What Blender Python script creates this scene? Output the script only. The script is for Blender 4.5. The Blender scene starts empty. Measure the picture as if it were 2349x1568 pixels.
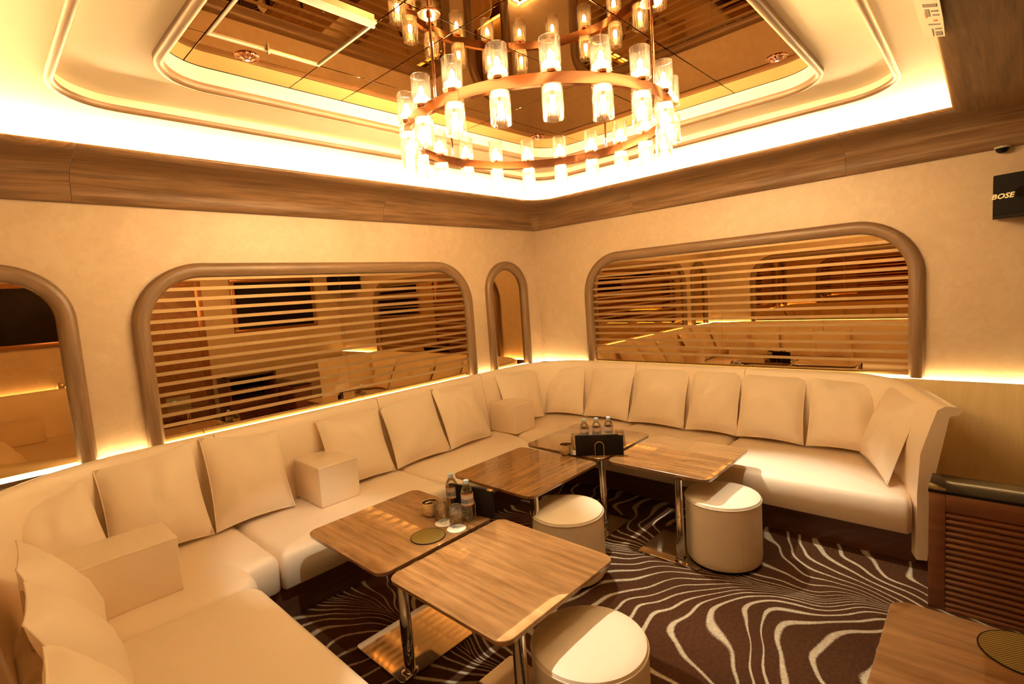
import bpy, bmesh, math, random
from mathutils import Vector, Matrix, noise
random.seed(4)
PI = math.pi
C = bpy.context.scene.collection
S = bpy.context.scene

# ------------------------------------------------------------------ camera
cam = bpy.data.cameras.new('camera'); camo = bpy.data.objects.new('camera', cam); C.objects.link(camo)
S.camera = camo
yaw, pitch, roll = 0.75530024, 0.09454298, -0.07125294
CAMZ = 1.75
f = Vector((math.cos(pitch)*math.cos(yaw), math.cos(pitch)*math.sin(yaw), -math.sin(pitch)))
r = Vector((math.sin(yaw), -math.cos(yaw), 0)); u = r.cross(f)
r2 = math.cos(roll)*r + math.sin(roll)*u; u2 = -math.sin(roll)*r + math.cos(roll)*u
M = Matrix((r2, u2, -f)).transposed().to_4x4(); M.translation = Vector((0, 0, CAMZ))
camo.matrix_world = M
cam.sensor_width = 36; cam.sensor_fit = 'HORIZONTAL'; cam.lens = 36*1172.45/2349
cam.clip_start = 0.02

# ------------------------------------------------------------------ light levels, world, view
LED = (1.0, 0.70, 0.31)           # warm LED tape
BULB = (1.0, 0.70, 0.35)          # chandelier bulbs
SPOT = (1.0, 0.95, 0.78)          # halogen downlights
COVE_STRENGTH = 155.0
LEDGE_STRENGTH = 22.0
BULB_STRENGTH = 680.0
SPOT_WATTS = 270.0
w = bpy.data.worlds.new('world'); S.world = w; w.use_nodes = True
w.node_tree.nodes['Background'].inputs[0].default_value = (1.0, 0.66, 0.34, 1)
w.node_tree.nodes['Background'].inputs[1].default_value = 0.02
S.view_settings.view_transform = 'Standard'; S.view_settings.look = 'None'
S.view_settings.gamma = 1; S.view_settings.use_curve_mapping = False
S.view_settings.exposure = 0.60
cy = S.cycles
cy.max_bounces = 12; cy.diffuse_bounces = 8; cy.glossy_bounces = 6; cy.transmission_bounces = 8
cy.transparent_max_bounces = 24; cy.sample_clamp_indirect = 20.0; cy.sample_clamp_direct = 0.0
cy.caustics_reflective = False; cy.caustics_refractive = False
cy.use_denoising = True

# ------------------------------------------------------------------ materials
def mat(name):
    m = bpy.data.materials.new(name); m.use_nodes = True
    nt = m.node_tree; b = nt.nodes['Principled BSDF']
    return m, nt, b
def N(nt, t, **k):
    n = nt.nodes.new(t)
    for a, v in k.items():
        if a in n.inputs.keys(): n.inputs[a].default_value = v
        else: setattr(n, a, v)
    return n
def L(nt, a, b): nt.links.new(a, b)
def plain(name, col, rough=.5, metal=0, coat=0, spec=.5):
    m, nt, b = mat(name)
    b.inputs['Base Color'].default_value = (*col, 1); b.inputs['Roughness'].default_value = rough
    b.inputs['Metallic'].default_value = metal; b.inputs['Coat Weight'].default_value = coat
    b.inputs['Coat Roughness'].default_value = .03; b.inputs['Specular IOR Level'].default_value = spec
    return m
def ramp(nt, stops):
    n = nt.nodes.new('ShaderNodeValToRGB'); e = n.color_ramp.elements
    while len(e) < len(stops): e.new(.5)
    for i, (p, c) in enumerate(stops): e[i].position = p; e[i].color = (*c, 1)
    return n
def wood(name, dark, light, coord='UV', scale=(1, 14, 14), rough=.4, coat=0, bump=.02, contrast=(.3, .7)):
    """grain runs along x of the chosen coordinate"""
    m, nt, b = mat(name)
    tc = N(nt, 'ShaderNodeTexCoord'); mp = N(nt, 'ShaderNodeMapping'); mp.inputs['Scale'].default_value = scale
    L(nt, tc.outputs[coord], mp.inputs[0])
    n1 = N(nt, 'ShaderNodeTexNoise', Scale=2.2, Detail=6.0, Roughness=.62, Distortion=.35)
    L(nt, mp.outputs[0], n1.inputs['Vector'])
    mp2 = N(nt, 'ShaderNodeMapping'); mp2.inputs['Scale'].default_value = (scale[0]*2.5, scale[1]*6, scale[2]*6)
    L(nt, tc.outputs[coord], mp2.inputs[0])
    n2 = N(nt, 'ShaderNodeTexNoise', Scale=2.0, Detail=3.0, Roughness=.6)
    L(nt, mp2.outputs[0], n2.inputs['Vector'])
    mx = N(nt, 'ShaderNodeMath', operation='MULTIPLY_ADD'); mx.inputs[1].default_value = .35
    L(nt, n2.outputs[0], mx.inputs[0])
    sc = N(nt, 'ShaderNodeMath', operation='MULTIPLY'); sc.inputs[1].default_value = .65
    L(nt, n1.outputs[0], sc.inputs[0]); L(nt, sc.outputs[0], mx.inputs[2])
    rp = ramp(nt, [(contrast[0], dark), (contrast[1], light)])
    L(nt, mx.outputs[0], rp.inputs[0]); L(nt, rp.outputs[0], b.inputs['Base Color'])
    b.inputs['Roughness'].default_value = rough
    b.inputs['Coat Weight'].default_value = coat; b.inputs['Coat Roughness'].default_value = .02
    if bump:
        bp = N(nt, 'ShaderNodeBump', Strength=bump*5, Distance=.002); L(nt, mx.outputs[0], bp.inputs['Height']); L(nt, bp.outputs[0], b.inputs['Normal'])
    return m
def emit(name, col, s):
    m = bpy.data.materials.new(name); m.use_nodes = True; nt = m.node_tree
    nt.nodes.clear(); o = N(nt, 'ShaderNodeOutputMaterial'); e = N(nt, 'ShaderNodeEmission')
    e.inputs[0].default_value = (*col, 1); e.inputs[1].default_value = s
    L(nt, e.outputs[0], o.inputs[0]); return m

def plaster(name, c1, c2, rough=.42):
    m, nt, b = mat(name)
    ge = N(nt, 'ShaderNodeNewGeometry')
    n1 = N(nt, 'ShaderNodeTexNoise', Scale=2.6, Detail=7.0, Roughness=.66, Distortion=1.3)
    n2 = N(nt, 'ShaderNodeTexNoise', Scale=16.0, Detail=4.0, Roughness=.6, Distortion=.8)
    L(nt, ge.outputs['Position'], n1.inputs['Vector']); L(nt, ge.outputs['Position'], n2.inputs['Vector'])
    mu = N(nt, 'ShaderNodeMath', operation='MULTIPLY'); L(nt, n1.outputs[0], mu.inputs[0]); L(nt, n2.outputs[0], mu.inputs[1])
    rp = ramp(nt, [(.16, c1), (.36, c2)]); L(nt, mu.outputs[0], rp.inputs[0]); L(nt, rp.outputs[0], b.inputs['Base Color'])
    b.inputs['Roughness'].default_value = rough
    bp = N(nt, 'ShaderNodeBump', Strength=.06, Distance=.004); L(nt, n1.outputs[0], bp.inputs['Height']); L(nt, bp.outputs[0], b.inputs['Normal'])
    return m
m_wall = plaster('polished_plaster', (.51, .375, .25), (.57, .435, .30))
m_ceil = plaster('ceiling_paint', (.80, .69, .51), (.82, .71, .53), .55)
m_cornice = wood('cornice_walnut', (.095, .044, .016), (.27, .15, .07), 'UV', (.7, 13, 1), .38, contrast=(.36, .64))
m_frame = wood('frame_walnut', (.13, .07, .033), (.27, .16, .08), 'UV', (1.2, 20, 1), .4)
m_table = wood('table_veneer', (.175, .077, .024), (.36, .185, .068), 'Object', (9, .45, 9), .22, 1.0, 0, (.36, .61))
m_tedge = wood('table_edge', (.30, .14, .05), (.46, .25, .11), 'Object', (14, .9, 14), .3, .3, 0)
m_dark = wood('dark_walnut', (.13, .044, .015), (.25, .092, .032), 'Object', (1.2, 1.2, 12), .3, .3, 0)
m_kick = wood('plinth_walnut', (.075, .030, .013), (.14, .058, .025), 'UV', (1.2, 16, 1), .3, .3, 0)
m_gloss = plain('glossy_dark_ledge', (.085, .035, .014), .08, 0, 1)
m_panel = wood('light_wainscot_veneer', (.76, .58, .30), (.90, .73, .42), 'Object', (3, 5, .55), .35, .2, 0)
m_door = wood('door_veneer', (.20, .085, .032), (.34, .155, .065), 'Object', (5, 5, 5), .35, .2, 0)
m_tvframe = plain('copper_brown_frame', (.32, .14, .06), .25, .4)
m_black = plain('black_gloss', (.008, .007, .006), .12, 0, 0, .18)
m_blackm = plain('black_matt', (.010, .008, .007), .75, 0, 0, .12)
m_board = plain('black_leatherette', (.012, .008, .005), .7, 0, 0, .15)
m_screen = plain('tv_screen', (.004, .004, .004), .12)
m_copper = plain('polished_copper', (.72, .39, .26), .10, 1)
m_rod = plain('rose_gold_tube', (.70, .42, .32), .12, 1)
m_chrome = plain('chrome', (.62, .56, .50), .07, 1)
m_steel = plain('polished_steel_plate', (.52, .47, .41), .06, 1)
m_gold = plain('brass_wire', (.90, .66, .32), .18, 1)
m_alum = plain('white_metal_frame', (.86, .80, .70), .25, .3)
m_cap = plain('pale_blue_cap', (.50, .66, .80), .45)
m_white = plain('white_card', (.85, .78, .66), .6)
m_ink = plain('grey_ink', (.16, .13, .11), .6)
m_logo = plain('cream_print', (.78, .66, .36), .5)
m_grey = plain('grey_plastic', (.42, .38, .30), .5)
m_card = plain('grey_cardboard', (.55, .49, .37), .7)
m_red = plain('red_print', (.62, .09, .05), .5)
m_blue = plain('blue_print', (.10, .16, .26), .5)
m_label = plain('label_film', (.66, .62, .52), .45)
m_silver = None
def leather(name, col, rough=.42):
    m, nt, b = mat(name)
    ge = N(nt, 'ShaderNodeTexCoord')
    n1 = N(nt, 'ShaderNodeTexNoise', Scale=3.0, Detail=4.0); L(nt, ge.outputs['Object'], n1.inputs['Vector'])
    rp = ramp(nt, [(.3, tuple(c*.955 for c in col)), (.7, col)]); L(nt, n1.outputs[0], rp.inputs[0]); L(nt, rp.outputs[0], b.inputs['Base Color'])
    v = N(nt, 'ShaderNodeTexVoronoi', Scale=420.0); L(nt, ge.outputs['Object'], v.inputs['Vector'])
    bp = N(nt, 'ShaderNodeBump', Strength=.10, Distance=.001); L(nt, v.outputs['Distance'], bp.inputs['Height'])
    n3 = N(nt, 'ShaderNodeTexNoise', Scale=5.0, Detail=3.0, Distortion=.6); L(nt, ge.outputs['Object'], n3.inputs['Vector'])
    bp2 = N(nt, 'ShaderNodeBump', Strength=.22, Distance=.012); L(nt, n3.outputs[0], bp2.inputs['Height']); L(nt, bp.outputs[0], bp2.inputs['Normal'])
    L(nt, bp2.outputs[0], b.inputs['Normal'])
    b.inputs['Roughness'].default_value = rough; b.inputs['Specular IOR Level'].default_value = .35
    return m
m_leather = leather('cream_leather', (.87, .73, .56))
m_fabric = leather('cream_cushion_cloth', (.87, .735, .57), .6)
m_stool = leather('cream_stool_leather', (.80, .68, .52), .5)
m_piping = plain('piping', (.60, .46, .30), .6)
def mirror(name, col):
    m = bpy.data.materials.new(name); m.use_nodes = True; nt = m.node_tree; nt.nodes.clear()
    o = N(nt, 'ShaderNodeOutputMaterial'); g = N(nt, 'ShaderNodeBsdfGlossy'); g.inputs['Color'].default_value = (*col, 1); g.inputs['Roughness'].default_value = 0.0
    L(nt, g.outputs[0], o.inputs[0]); return m
m_bronze = mirror('bronze_mirror', (.56, .37, .17))
m_cmirror = mirror('smoked_ceiling_mirror', (.50, .33, .17))
m_etch = plain('etched_stripe', (.36, .235, .115), .55, .75)
def thin_glass(name, tint=(.97, .95, .90), base=.08, rough=.02, haze=0):
    m = bpy.data.materials.new(name); m.use_nodes = True; nt = m.node_tree; nt.nodes.clear()
    o = N(nt, 'ShaderNodeOutputMaterial'); t = N(nt, 'ShaderNodeBsdfTransparent'); t.inputs[0].default_value = (*tint, 1)
    g = N(nt, 'ShaderNodeBsdfGlossy'); g.inputs['Roughness'].default_value = rough
    fr = N(nt, 'ShaderNodeLayerWeight', Blend=.35); ad = N(nt, 'ShaderNodeMath', operation='MULTIPLY_ADD')
    ad.inputs[1].default_value = .55; ad.inputs[2].default_value = base; ad.use_clamp = True
    L(nt, fr.outputs['Fresnel'], ad.inputs[0])
    mx = N(nt, 'ShaderNodeMixShader'); L(nt, ad.outputs[0], mx.inputs[0]); L(nt, t.outputs[0], mx.inputs[1]); L(nt, g.outputs[0], mx.inputs[2])
    if haze:
        ht_ = N(nt, 'ShaderNodeBsdfTranslucent'); ht_.inputs[0].default_value = (1, .96, .9, 1)
        m2 = N(nt, 'ShaderNodeMixShader'); m2.inputs[0].default_value = haze; L(nt, mx.outputs[0], m2.inputs[1]); L(nt, ht_.outputs[0], m2.inputs[2]); mx = m2
    L(nt, mx.outputs[0], o.inputs[0]); return m
m_shade = thin_glass('fluted_lamp_glass', (.97, .95, .91), .06, .06, .004)
m_glass = thin_glass('tumbler_glass', (.98, .975, .95), .12, .04)
m_pet = thin_glass('bottle_plastic', (.985, .98, .96), .03, .05)
m_frost = bpy.data.materials.new('frosted_collar'); m_frost.use_nodes = True
_nt = m_frost.node_tree; _nt.nodes.clear(); _o = N(_nt, 'ShaderNodeOutputMaterial'); _t = N(_nt, 'ShaderNodeBsdfTranslucent'); _t.inputs[0].default_value = (.60, .55, .46, 1)
_tr = N(_nt, 'ShaderNodeBsdfTransparent'); _mx = N(_nt, 'ShaderNodeMixShader'); _mx.inputs[0].default_value = .45
L(_nt, _t.outputs[0], _mx.inputs[1]); L(_nt, _tr.outputs[0], _mx.inputs[2]); L(_nt, _mx.outputs[0], _o.inputs[0])
m_led = emit('cove_led_tape', LED, COVE_STRENGTH)
m_ledge_led = emit('ledge_led_diffuser', LED, LEDGE_STRENGTH)
m_bulb = emit('warm_bulb', BULB, BULB_STRENGTH)
m_spotbulb = emit('halogen_capsule', SPOT, 1.5)
m_teal = emit('teal_indicator', (.12, .75, .62), 1.2)

def carpet_mat():
    m, nt, b = mat('brown_line_carpet')
    ge = N(nt, 'ShaderNodeNewGeometry')
    # rotate so that x runs along the spine, y across it
    mp = N(nt, 'ShaderNodeMapping'); mp.vector_type = 'TEXTURE'
    mp.inputs['Location'].default_value = (2.97, .82, 0); mp.inputs['Rotation'].default_value = (0, 0, math.radians(-82))
    L(nt, ge.outputs['Position'], mp.inputs[0])
    nz = N(nt, 'ShaderNodeTexNoise', Scale=1.15, Detail=2.0, Roughness=.5); L(nt, mp.outputs[0], nz.inputs['Vector'])
    sub = N(nt, 'ShaderNodeVectorMath', operation='SUBTRACT'); sub.inputs[1].default_value = (.5, .5, .5); L(nt, nz.outputs['Color'], sub.inputs[0])
    scl = N(nt, 'ShaderNodeVectorMath', operation='MULTIPLY'); scl.inputs[1].default_value = (.75, .55, 0); L(nt, sub.outputs[0], scl.inputs[0])
    add = N(nt, 'ShaderNodeVectorMath', operation='ADD'); L(nt, mp.outputs[0], add.inputs[0]); L(nt, scl.outputs[0], add.inputs[1])
    sp = N(nt, 'ShaderNodeSeparateXYZ'); L(nt, add.outputs[0], sp.inputs[0])
    def mth(op, a, bb=None, c=None):
        n = N(nt, 'ShaderNodeMath', operation=op)
        for i, v in enumerate((a, bb, c)):
            if v is None: continue
            if isinstance(v, (int, float)): n.inputs[i].default_value = v
            else: L(nt, v, n.inputs[i])
        return n.outputs[0]
    ay = mth('MULTIPLY', mth('ABSOLUTE', mth('SINE', mth('MULTIPLY', sp.outputs[1], PI/1.30))), .50)   # repeated spines
    lg = mth('LOGARITHM', mth('ADD', ay, .045), math.e)
    # lines curl into the spine
    ph = mth('MULTIPLY_ADD', lg, .36, sp.outputs[0])
    n2 = N(nt, 'ShaderNodeTexNoise', Scale=1.7, Detail=1.0); L(nt, add.outputs[0], n2.inputs['Vector'])
    ph = mth('MULTIPLY_ADD', n2.outputs[0], .55, ph)
    fr = mth('MULTIPLY', ph, 7.5)
    saw = mth('ABSOLUTE', mth('SUBTRACT', mth('FRACT', fr), .5))   # .5 at line centre edges
    n3 = N(nt, 'ShaderNodeTexNoise', Scale=2.3, Detail=1.0); L(nt, mp.outputs[0], n3.inputs['Vector'])
    wd = mth('MULTIPLY_ADD', n3.outputs[0], .30, -.02)             # line width varies
    n4 = N(nt, 'ShaderNodeTexNoise', Scale=130.0, Detail=2.0); L(nt, ge.outputs['Position'], n4.inputs['Vector'])
    saw2 = mth('MULTIPLY_ADD', n4.outputs[0], .10, saw)
    line = mth('SMOOTH_MIN', 1.0, mth('MULTIPLY', mth('SUBTRACT', mth('ADD', wd, .05), saw2), 16.0), .02)
    line = mth('MAXIMUM', line, 0.0)
    mott = N(nt, 'ShaderNodeTexNoise', Scale=55.0, Detail=3.0); L(nt, ge.outputs['Position'], mott.inputs['Vector'])
    base = ramp(nt, [(.3, (.044, .016, .0052)), (.7, (.070, .026, .009))]); L(nt, mott.outputs[0], base.inputs[0])
    lc = ramp(nt, [(.3, (.34, .26, .17)), (.7, (.46, .37, .25))]); L(nt, mott.outputs[0], lc.inputs[0])
    mx = N(nt, 'ShaderNodeMix', data_type='RGBA'); L(nt, line, mx.inputs[0]); L(nt, base.outputs[0], mx.inputs[6]); L(nt, lc.outputs[0], mx.inputs[7])
    L(nt, mx.outputs[2], b.inputs['Base Color'])
    b.inputs['Roughness'].default_value = .95; b.inputs['Specular IOR Level'].default_value = .1
    pn = N(nt, 'ShaderNodeTexNoise', Scale=420.0, Detail=2.0); L(nt, ge.outputs['Position'], pn.inputs['Vector'])
    bp = N(nt, 'ShaderNodeBump', Strength=.5, Distance=.004); L(nt, pn.outputs[0], bp.inputs['Height']); L(nt, bp.outputs[0], b.inputs['Normal'])
    return m
m_carpet = carpet_mat()
def weave_mat():
    m, nt, b = mat('black_gold_weave')
    tc = N(nt, 'ShaderNodeTexCoord'); sp = N(nt, 'ShaderNodeSeparateXYZ'); L(nt, tc.outputs['Object'], sp.inputs[0])
    ck = N(nt, 'ShaderNodeTexChecker', Scale=1.0)
    mp = N(nt, 'ShaderNodeMapping'); mp.inputs['Scale'].default_value = (170, 420, 1); mp.inputs['Rotation'].default_value = (0, 0, .5); L(nt, tc.outputs['Object'], mp.inputs[0]); L(nt, mp.outputs[0], ck.inputs['Vector'])
    ck.inputs['Color1'].default_value = (.40, .27, .05, 1); ck.inputs['Color2'].default_value = (.02, .015, .004, 1)
    L(nt, ck.outputs[0], b.inputs['Base Color']); b.inputs['Roughness'].default_value = .45; b.inputs['Metallic'].default_value = .4
    return m
m_weave = weave_mat()
def mosaic_mat():
    m, nt, b = mat('silver_mosaic')
    tc = N(nt, 'ShaderNodeTexCoord')
    v = N(nt, 'ShaderNodeTexVoronoi', Scale=260.0); L(nt, tc.outputs['Object'], v.inputs['Vector'])
    rp = ramp(nt, [(.0, (.92, .80, .58)), (.8, (.62, .50, .33))]); L(nt, v.outputs['Distance'], rp.inputs[0]); L(nt, rp.outputs[0], b.inputs['Base Color'])
    b.inputs['Metallic'].default_value = 1; b.inputs['Roughness'].default_value = .22
    bp = N(nt, 'ShaderNodeBump', Strength=.6, Distance=.002); L(nt, v.outputs['Distance'], bp.inputs['Height']); L(nt, bp.outputs[0], b.inputs['Normal'])
    return m
m_silver = mosaic_mat()

# ------------------------------------------------------------------ mesh helpers
def link(o, parent=None):
    C.objects.link(o)
    if parent is not None: o.parent = parent
    return o
def from_py(name, verts, faces, m, parent=None, smooth=None, uvs=None, loc=None):
    me = bpy.data.meshes.new(name); me.from_pydata([tuple(v) for v in verts], [], faces); me.validate(); me.update()
    bm = bmesh.new(); bm.from_mesh(me); bmesh.ops.recalc_face_normals(bm, faces=bm.faces); bm.to_mesh(me); bm.free()
    if uvs is not None:
        ul = me.uv_layers.new(name='UVMap')
        for lp in me.loops: ul.data[lp.index].uv = uvs[lp.vertex_index]
    if m is not None: me.materials.append(m)
    if smooth is not None:
        me.shade_smooth(); me.set_sharp_from_angle(angle=math.radians(smooth))
    o = bpy.data.objects.new(name, me)
    if loc is not None: o.location = loc
    return link(o, parent)
def from_bm(name, bm, m, parent=None, smooth=None, loc=None):
    me = bpy.data.meshes.new(name); bmesh.ops.recalc_face_normals(bm, faces=bm.faces); bm.to_mesh(me); bm.free()
    if m is not None: me.materials.append(m)
    if smooth is not None:
        me.shade_smooth(); me.set_sharp_from_angle(angle=math.radians(smooth))
    o = bpy.data.objects.new(name, me)
    if loc is not None: o.location = loc
    return link(o, parent)
def add_box(bm, x0, x1, y0, y1, z0, z1, bev=0, seg=2):
    vs = [bm.verts.new(p) for p in ((x0,y0,z0),(x1,y0,z0),(x1,y1,z0),(x0,y1,z0),(x0,y0,z1),(x1,y0,z1),(x1,y1,z1),(x0,y1,z1))]
    fs = [bm.faces.new([vs[i] for i in q]) for q in ((3,2,1,0),(4,5,6,7),(0,1,5,4),(1,2,6,5),(2,3,7,6),(3,0,4,7))]
    if bev:
        es = list({e for fa in fs for e in fa.edges})
        bmesh.ops.bevel(bm, geom=es, offset=bev, segments=seg, affect='EDGES', profile=.5)
def box(name, x0, x1, y0, y1, z0, z1, m, parent=None, bev=0, seg=2, smooth=35, loc=None):
    bm = bmesh.new(); add_box(bm, x0, x1, y0, y1, z0, z1, bev, seg)
    return from_bm(name, bm, m, parent, smooth if bev else None, loc)
def lathe(name, prof, m, parent=None, n=32, smooth=40, loc=None, flute=None):
    """prof: (r, z) list; flute(angle, i) -> radius factor"""
    V, Fc, ring = [], [], []
    for i, (rr, z) in enumerate(prof):
        if rr < 1e-6: ring.append([len(V)]); V.append((0, 0, z)); continue
        ids = []
        for k in range(n):
            a = 2*PI*k/n; q = rr*(flute(a, i) if flute else 1); ids.append(len(V)); V.append((q*math.cos(a), q*math.sin(a), z))
        ring.append(ids)
    for a, b in zip(ring, ring[1:]):
        for k in range(n):
            k2 = (k+1) % n
            if len(a) == 1 and len(b) == 1: continue
            if len(a) == 1: Fc.append((a[0], b[k2], b[k]))
            elif len(b) == 1: Fc.append((a[k], a[k2], b[0]))
            else: Fc.append((a[k], a[k2], b[k2], b[k]))
    return from_py(name, V, Fc, m, parent, smooth, loc=loc)
def tube(name, pts, rad, m, parent=None, n=10, closed=False, smooth=50, loc=None):
    pts = [Vector(p) for p in pts]; V, Fc = [], []; P = len(pts)
    up = None
    for i, p in enumerate(pts):
        if closed: t = pts[(i+1) % P] - pts[i-1]
        else: t = pts[min(i+1, P-1)] - pts[max(i-1, 0)]
        t.normalize()
        if up is None:
            up = Vector((0,0,1)) if abs(t.z) < .9 else Vector((1,0,0))
        s = t.cross(up).normalized(); up = s.cross(t).normalized()
        for k in range(n):
            a = 2*PI*k/n; V.append(p + rad*(math.cos(a)*s + math.sin(a)*up))
    for i in range(P if closed else P-1):
        for k in range(n):
            k2 = (k+1) % n; j = (i+1) % P
            Fc.append((i*n+k, i*n+k2, j*n+k2, j*n+k))
    if not closed:
        Fc.append(tuple(range(n))[::-1]); Fc.append(tuple((P-1)*n+k for k in range(n)))
    return from_py(name, V, Fc, m, parent, smooth, loc=loc)
def round_poly(pts, rads, seg=8):
    """2-D polygon with rounded corners"""
    out = []; n = len(pts)
    for i in range(n):
        p = Vector(pts[i]); a = Vector(pts[i-1]); b = Vector(pts[(i+1) % n]); rr = rads[i] if hasattr(rads, '__len__') else rads
        if rr <= 1e-6: out.append(p); continue
        da = (a-p).normalized(); db = (b-p).normalized(); ang = da.angle(db)
        d = min(rr/math.tan(ang/2), (a-p).length*.499, (b-p).length*.499); rr2 = d*math.tan(ang/2)
        c = p + (da+db).normalized()*(rr2/math.sin(ang/2)); s = p+da*d-c; e = p+db*d-c
        a0 = math.atan2(s.y, s.x); a1 = math.atan2(e.y, e.x); dl = (a1-a0+PI) % (2*PI)-PI
        for k in range(seg+1):
            t = a0+dl*k/seg; out.append(c+rr2*Vector((math.cos(t), math.sin(t))))
    return out
def area2(p): return sum(p[i-1].x*p[i].y-p[i].x*p[i-1].y for i in range(len(p)))
def inset(poly, d):
    n = len(poly); out = []
    sg = 1 if area2(poly) > 0 else -1
    for i in range(n):
        p = poly[i]; a = (p-poly[i-1]); b = (poly[(i+1) % n]-p)
        if a.length < 1e-7: a = b
        if b.length < 1e-7: b = a
        a = a.normalized(); b = b.normalized()
        na = Vector((-a.y, a.x))*sg; nb = Vector((-b.y, b.x))*sg
        nn = na+nb
        if nn.length < 1e-5: nn = na
        nn.normalize(); k = max(.4, nn.dot(na))
        out.append(p+nn*d/k)
    return out
def prism(name, poly, levels, m, parent=None, smooth=40, loc=None, uvlen=False):
    """stack of inset copies of a plan polygon: levels = [(z, inset), ...]"""
    V, Fc = [], []; n = len(poly)
    for z, d in levels:
        for p in (inset(poly, d) if d else poly): V.append((p.x, p.y, z))
    for i in range(len(levels)-1):
        for k in range(n):
            k2 = (k+1) % n; Fc.append((i*n+k, i*n+k2, (i+1)*n+k2, (i+1)*n+k))
    Fc.append(tuple(range(n))[::-1]); Fc.append(tuple((len(levels)-1)*n+k for k in range(n)))
    return from_py(name, V, Fc, m, parent, smooth, loc=loc)
def loft(name, rows, m, parent=None, smooth=40, closed_rows=False, closed_path=False, cap=False, loc=None):
    """rows: list of equal-length vertex lists; UV u runs along the path, v along the row"""
    V, Fc, UV = [], [], []; R = len(rows); K = len(rows[0]); dist = 0
    for i, row in enumerate(rows):
        if i: dist += (Vector(row[0])-Vector(rows[i-1][0])).length*.5+(Vector(row[K//2])-Vector(rows[i-1][K//2])).length*.5
        vv = 0
        for k, p in enumerate(row):
            if k: vv += (Vector(p)-Vector(row[k-1])).length
            V.append(tuple(p)); UV.append((dist, vv))
    for i in range(R if closed_path else R-1):
        j = (i+1) % R
        for k in range(K if closed_rows else K-1):
            k2 = (k+1) % K; Fc.append((i*K+k, i*K+k2, j*K+k2, j*K+k))
    if cap:
        Fc.append(tuple(range(K))[::-1]); Fc.append(tuple((R-1)*K+k for k in range(K)))
    return from_py(name, V, Fc, m, parent, smooth, uvs=UV, loc=loc)
def clip(poly, nx, ny, c):
    """keep nx*x+ny*y <= c"""
    out = []
    for i in range(len(poly)):
        a, b = poly[i-1], poly[i]; da = nx*a.x+ny*a.y-c; db = nx*b.x+ny*b.y-c
        if (da <= 0) != (db <= 0): out.append(a+(b-a)*(da/(da-db)))
        if db <= 0: out.append(b)
    return out
def thing(name, label, cat, loc=(0,0,0), rotz=0, group=None):
    o = bpy.data.objects.new(name, None); C.objects.link(o); o.empty_display_size = .05
    o.location = loc; o.rotation_euler = (0, 0, rotz); o['label'] = label; o['category'] = cat
    if group: o['group'] = group
    return o
def tag(o, label, cat, group=None):
    o['label'] = label; o['category'] = cat
    if group: o['group'] = group
    return o
def struct(o, label=None):
    o['kind'] = 'structure'
    if label: o['label'] = label
    return o
def dup(root, loc, rotz=0, label=None):
    q = root.copy(); C.objects.link(q); q.location = loc; q.rotation_euler = (0, 0, rotz)
    if label: q['label'] = label
    for ch in list(root.children):
        c = ch.copy(); C.objects.link(c); c.parent = q
        for g in list(ch.children):
            d = g.copy(); C.objects.link(d); d.parent = c
    return q
def text_verts(s, size, shear=0, bold=0.0):
    cu = bpy.data.curves.new('tmp_text', 'FONT'); cu.body = s; cu.size = size; cu.extrude = 0; cu.shear = shear; cu.offset = bold; cu.align_x = 'CENTER'; cu.align_y = 'CENTER'; cu.resolution_u = 2
    o = bpy.data.objects.new('tmp_text', cu); C.objects.link(o)
    dg = bpy.context.evaluated_depsgraph_get(); me = bpy.data.meshes.new_from_object(o.evaluated_get(dg))
    V = [v.co.copy() for v in me.vertices]; Fc = [tuple(p.vertices) for p in me.polygons]
    bpy.data.objects.remove(o); bpy.data.curves.remove(cu); bpy.data.meshes.remove(me)
    return V, Fc
def sheet_solid(name, V, Fc, fn, th, m, parent=None):
    """flat print turned into a thin raised layer: fn maps (x, y, height) to 3-D"""
    n = len(V); VV = [fn(v.x, v.y, 0) for v in V]+[fn(v.x, v.y, th) for v in V]
    from collections import Counter
    ec = Counter()
    for fa in Fc:
        for a, b in zip(fa, fa[1:]+fa[:1]): ec[(a, b)] += 1
    FF = [tuple(reversed(fa)) for fa in Fc]+[tuple(i+n for i in fa) for fa in Fc]
    for (a, b) in ec:
        if (b, a) not in ec: FF.append((a, b, b+n, a+n))
    return from_py(name, VV, FF, m, parent)

# ------------------------------------------------------------------ room
WX0, WX1, WY0, WY1 = -.43, 4.6, -.85, 3.845
H = 2.86
fl = struct(box('floor', WX0-.1, WX1+.1, WY0-.1, WY1+.1, -.05, 0, m_carpet))
struct(box('wall_left', WX0-.1, WX1+.1, WY1, WY1+.1, 0, H, m_wall))
struct(box('wall_right', WX1, WX1+.1, WY0, WY1, 0, H, m_wall))
struct(box('wall_end', WX0-.1, WX0, WY0, WY1, 0, H, m_wall))
struct(box('wall_near', WX0-.1, WX1+.1, WY0-.1, WY0, 0, H, m_wall))

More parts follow.
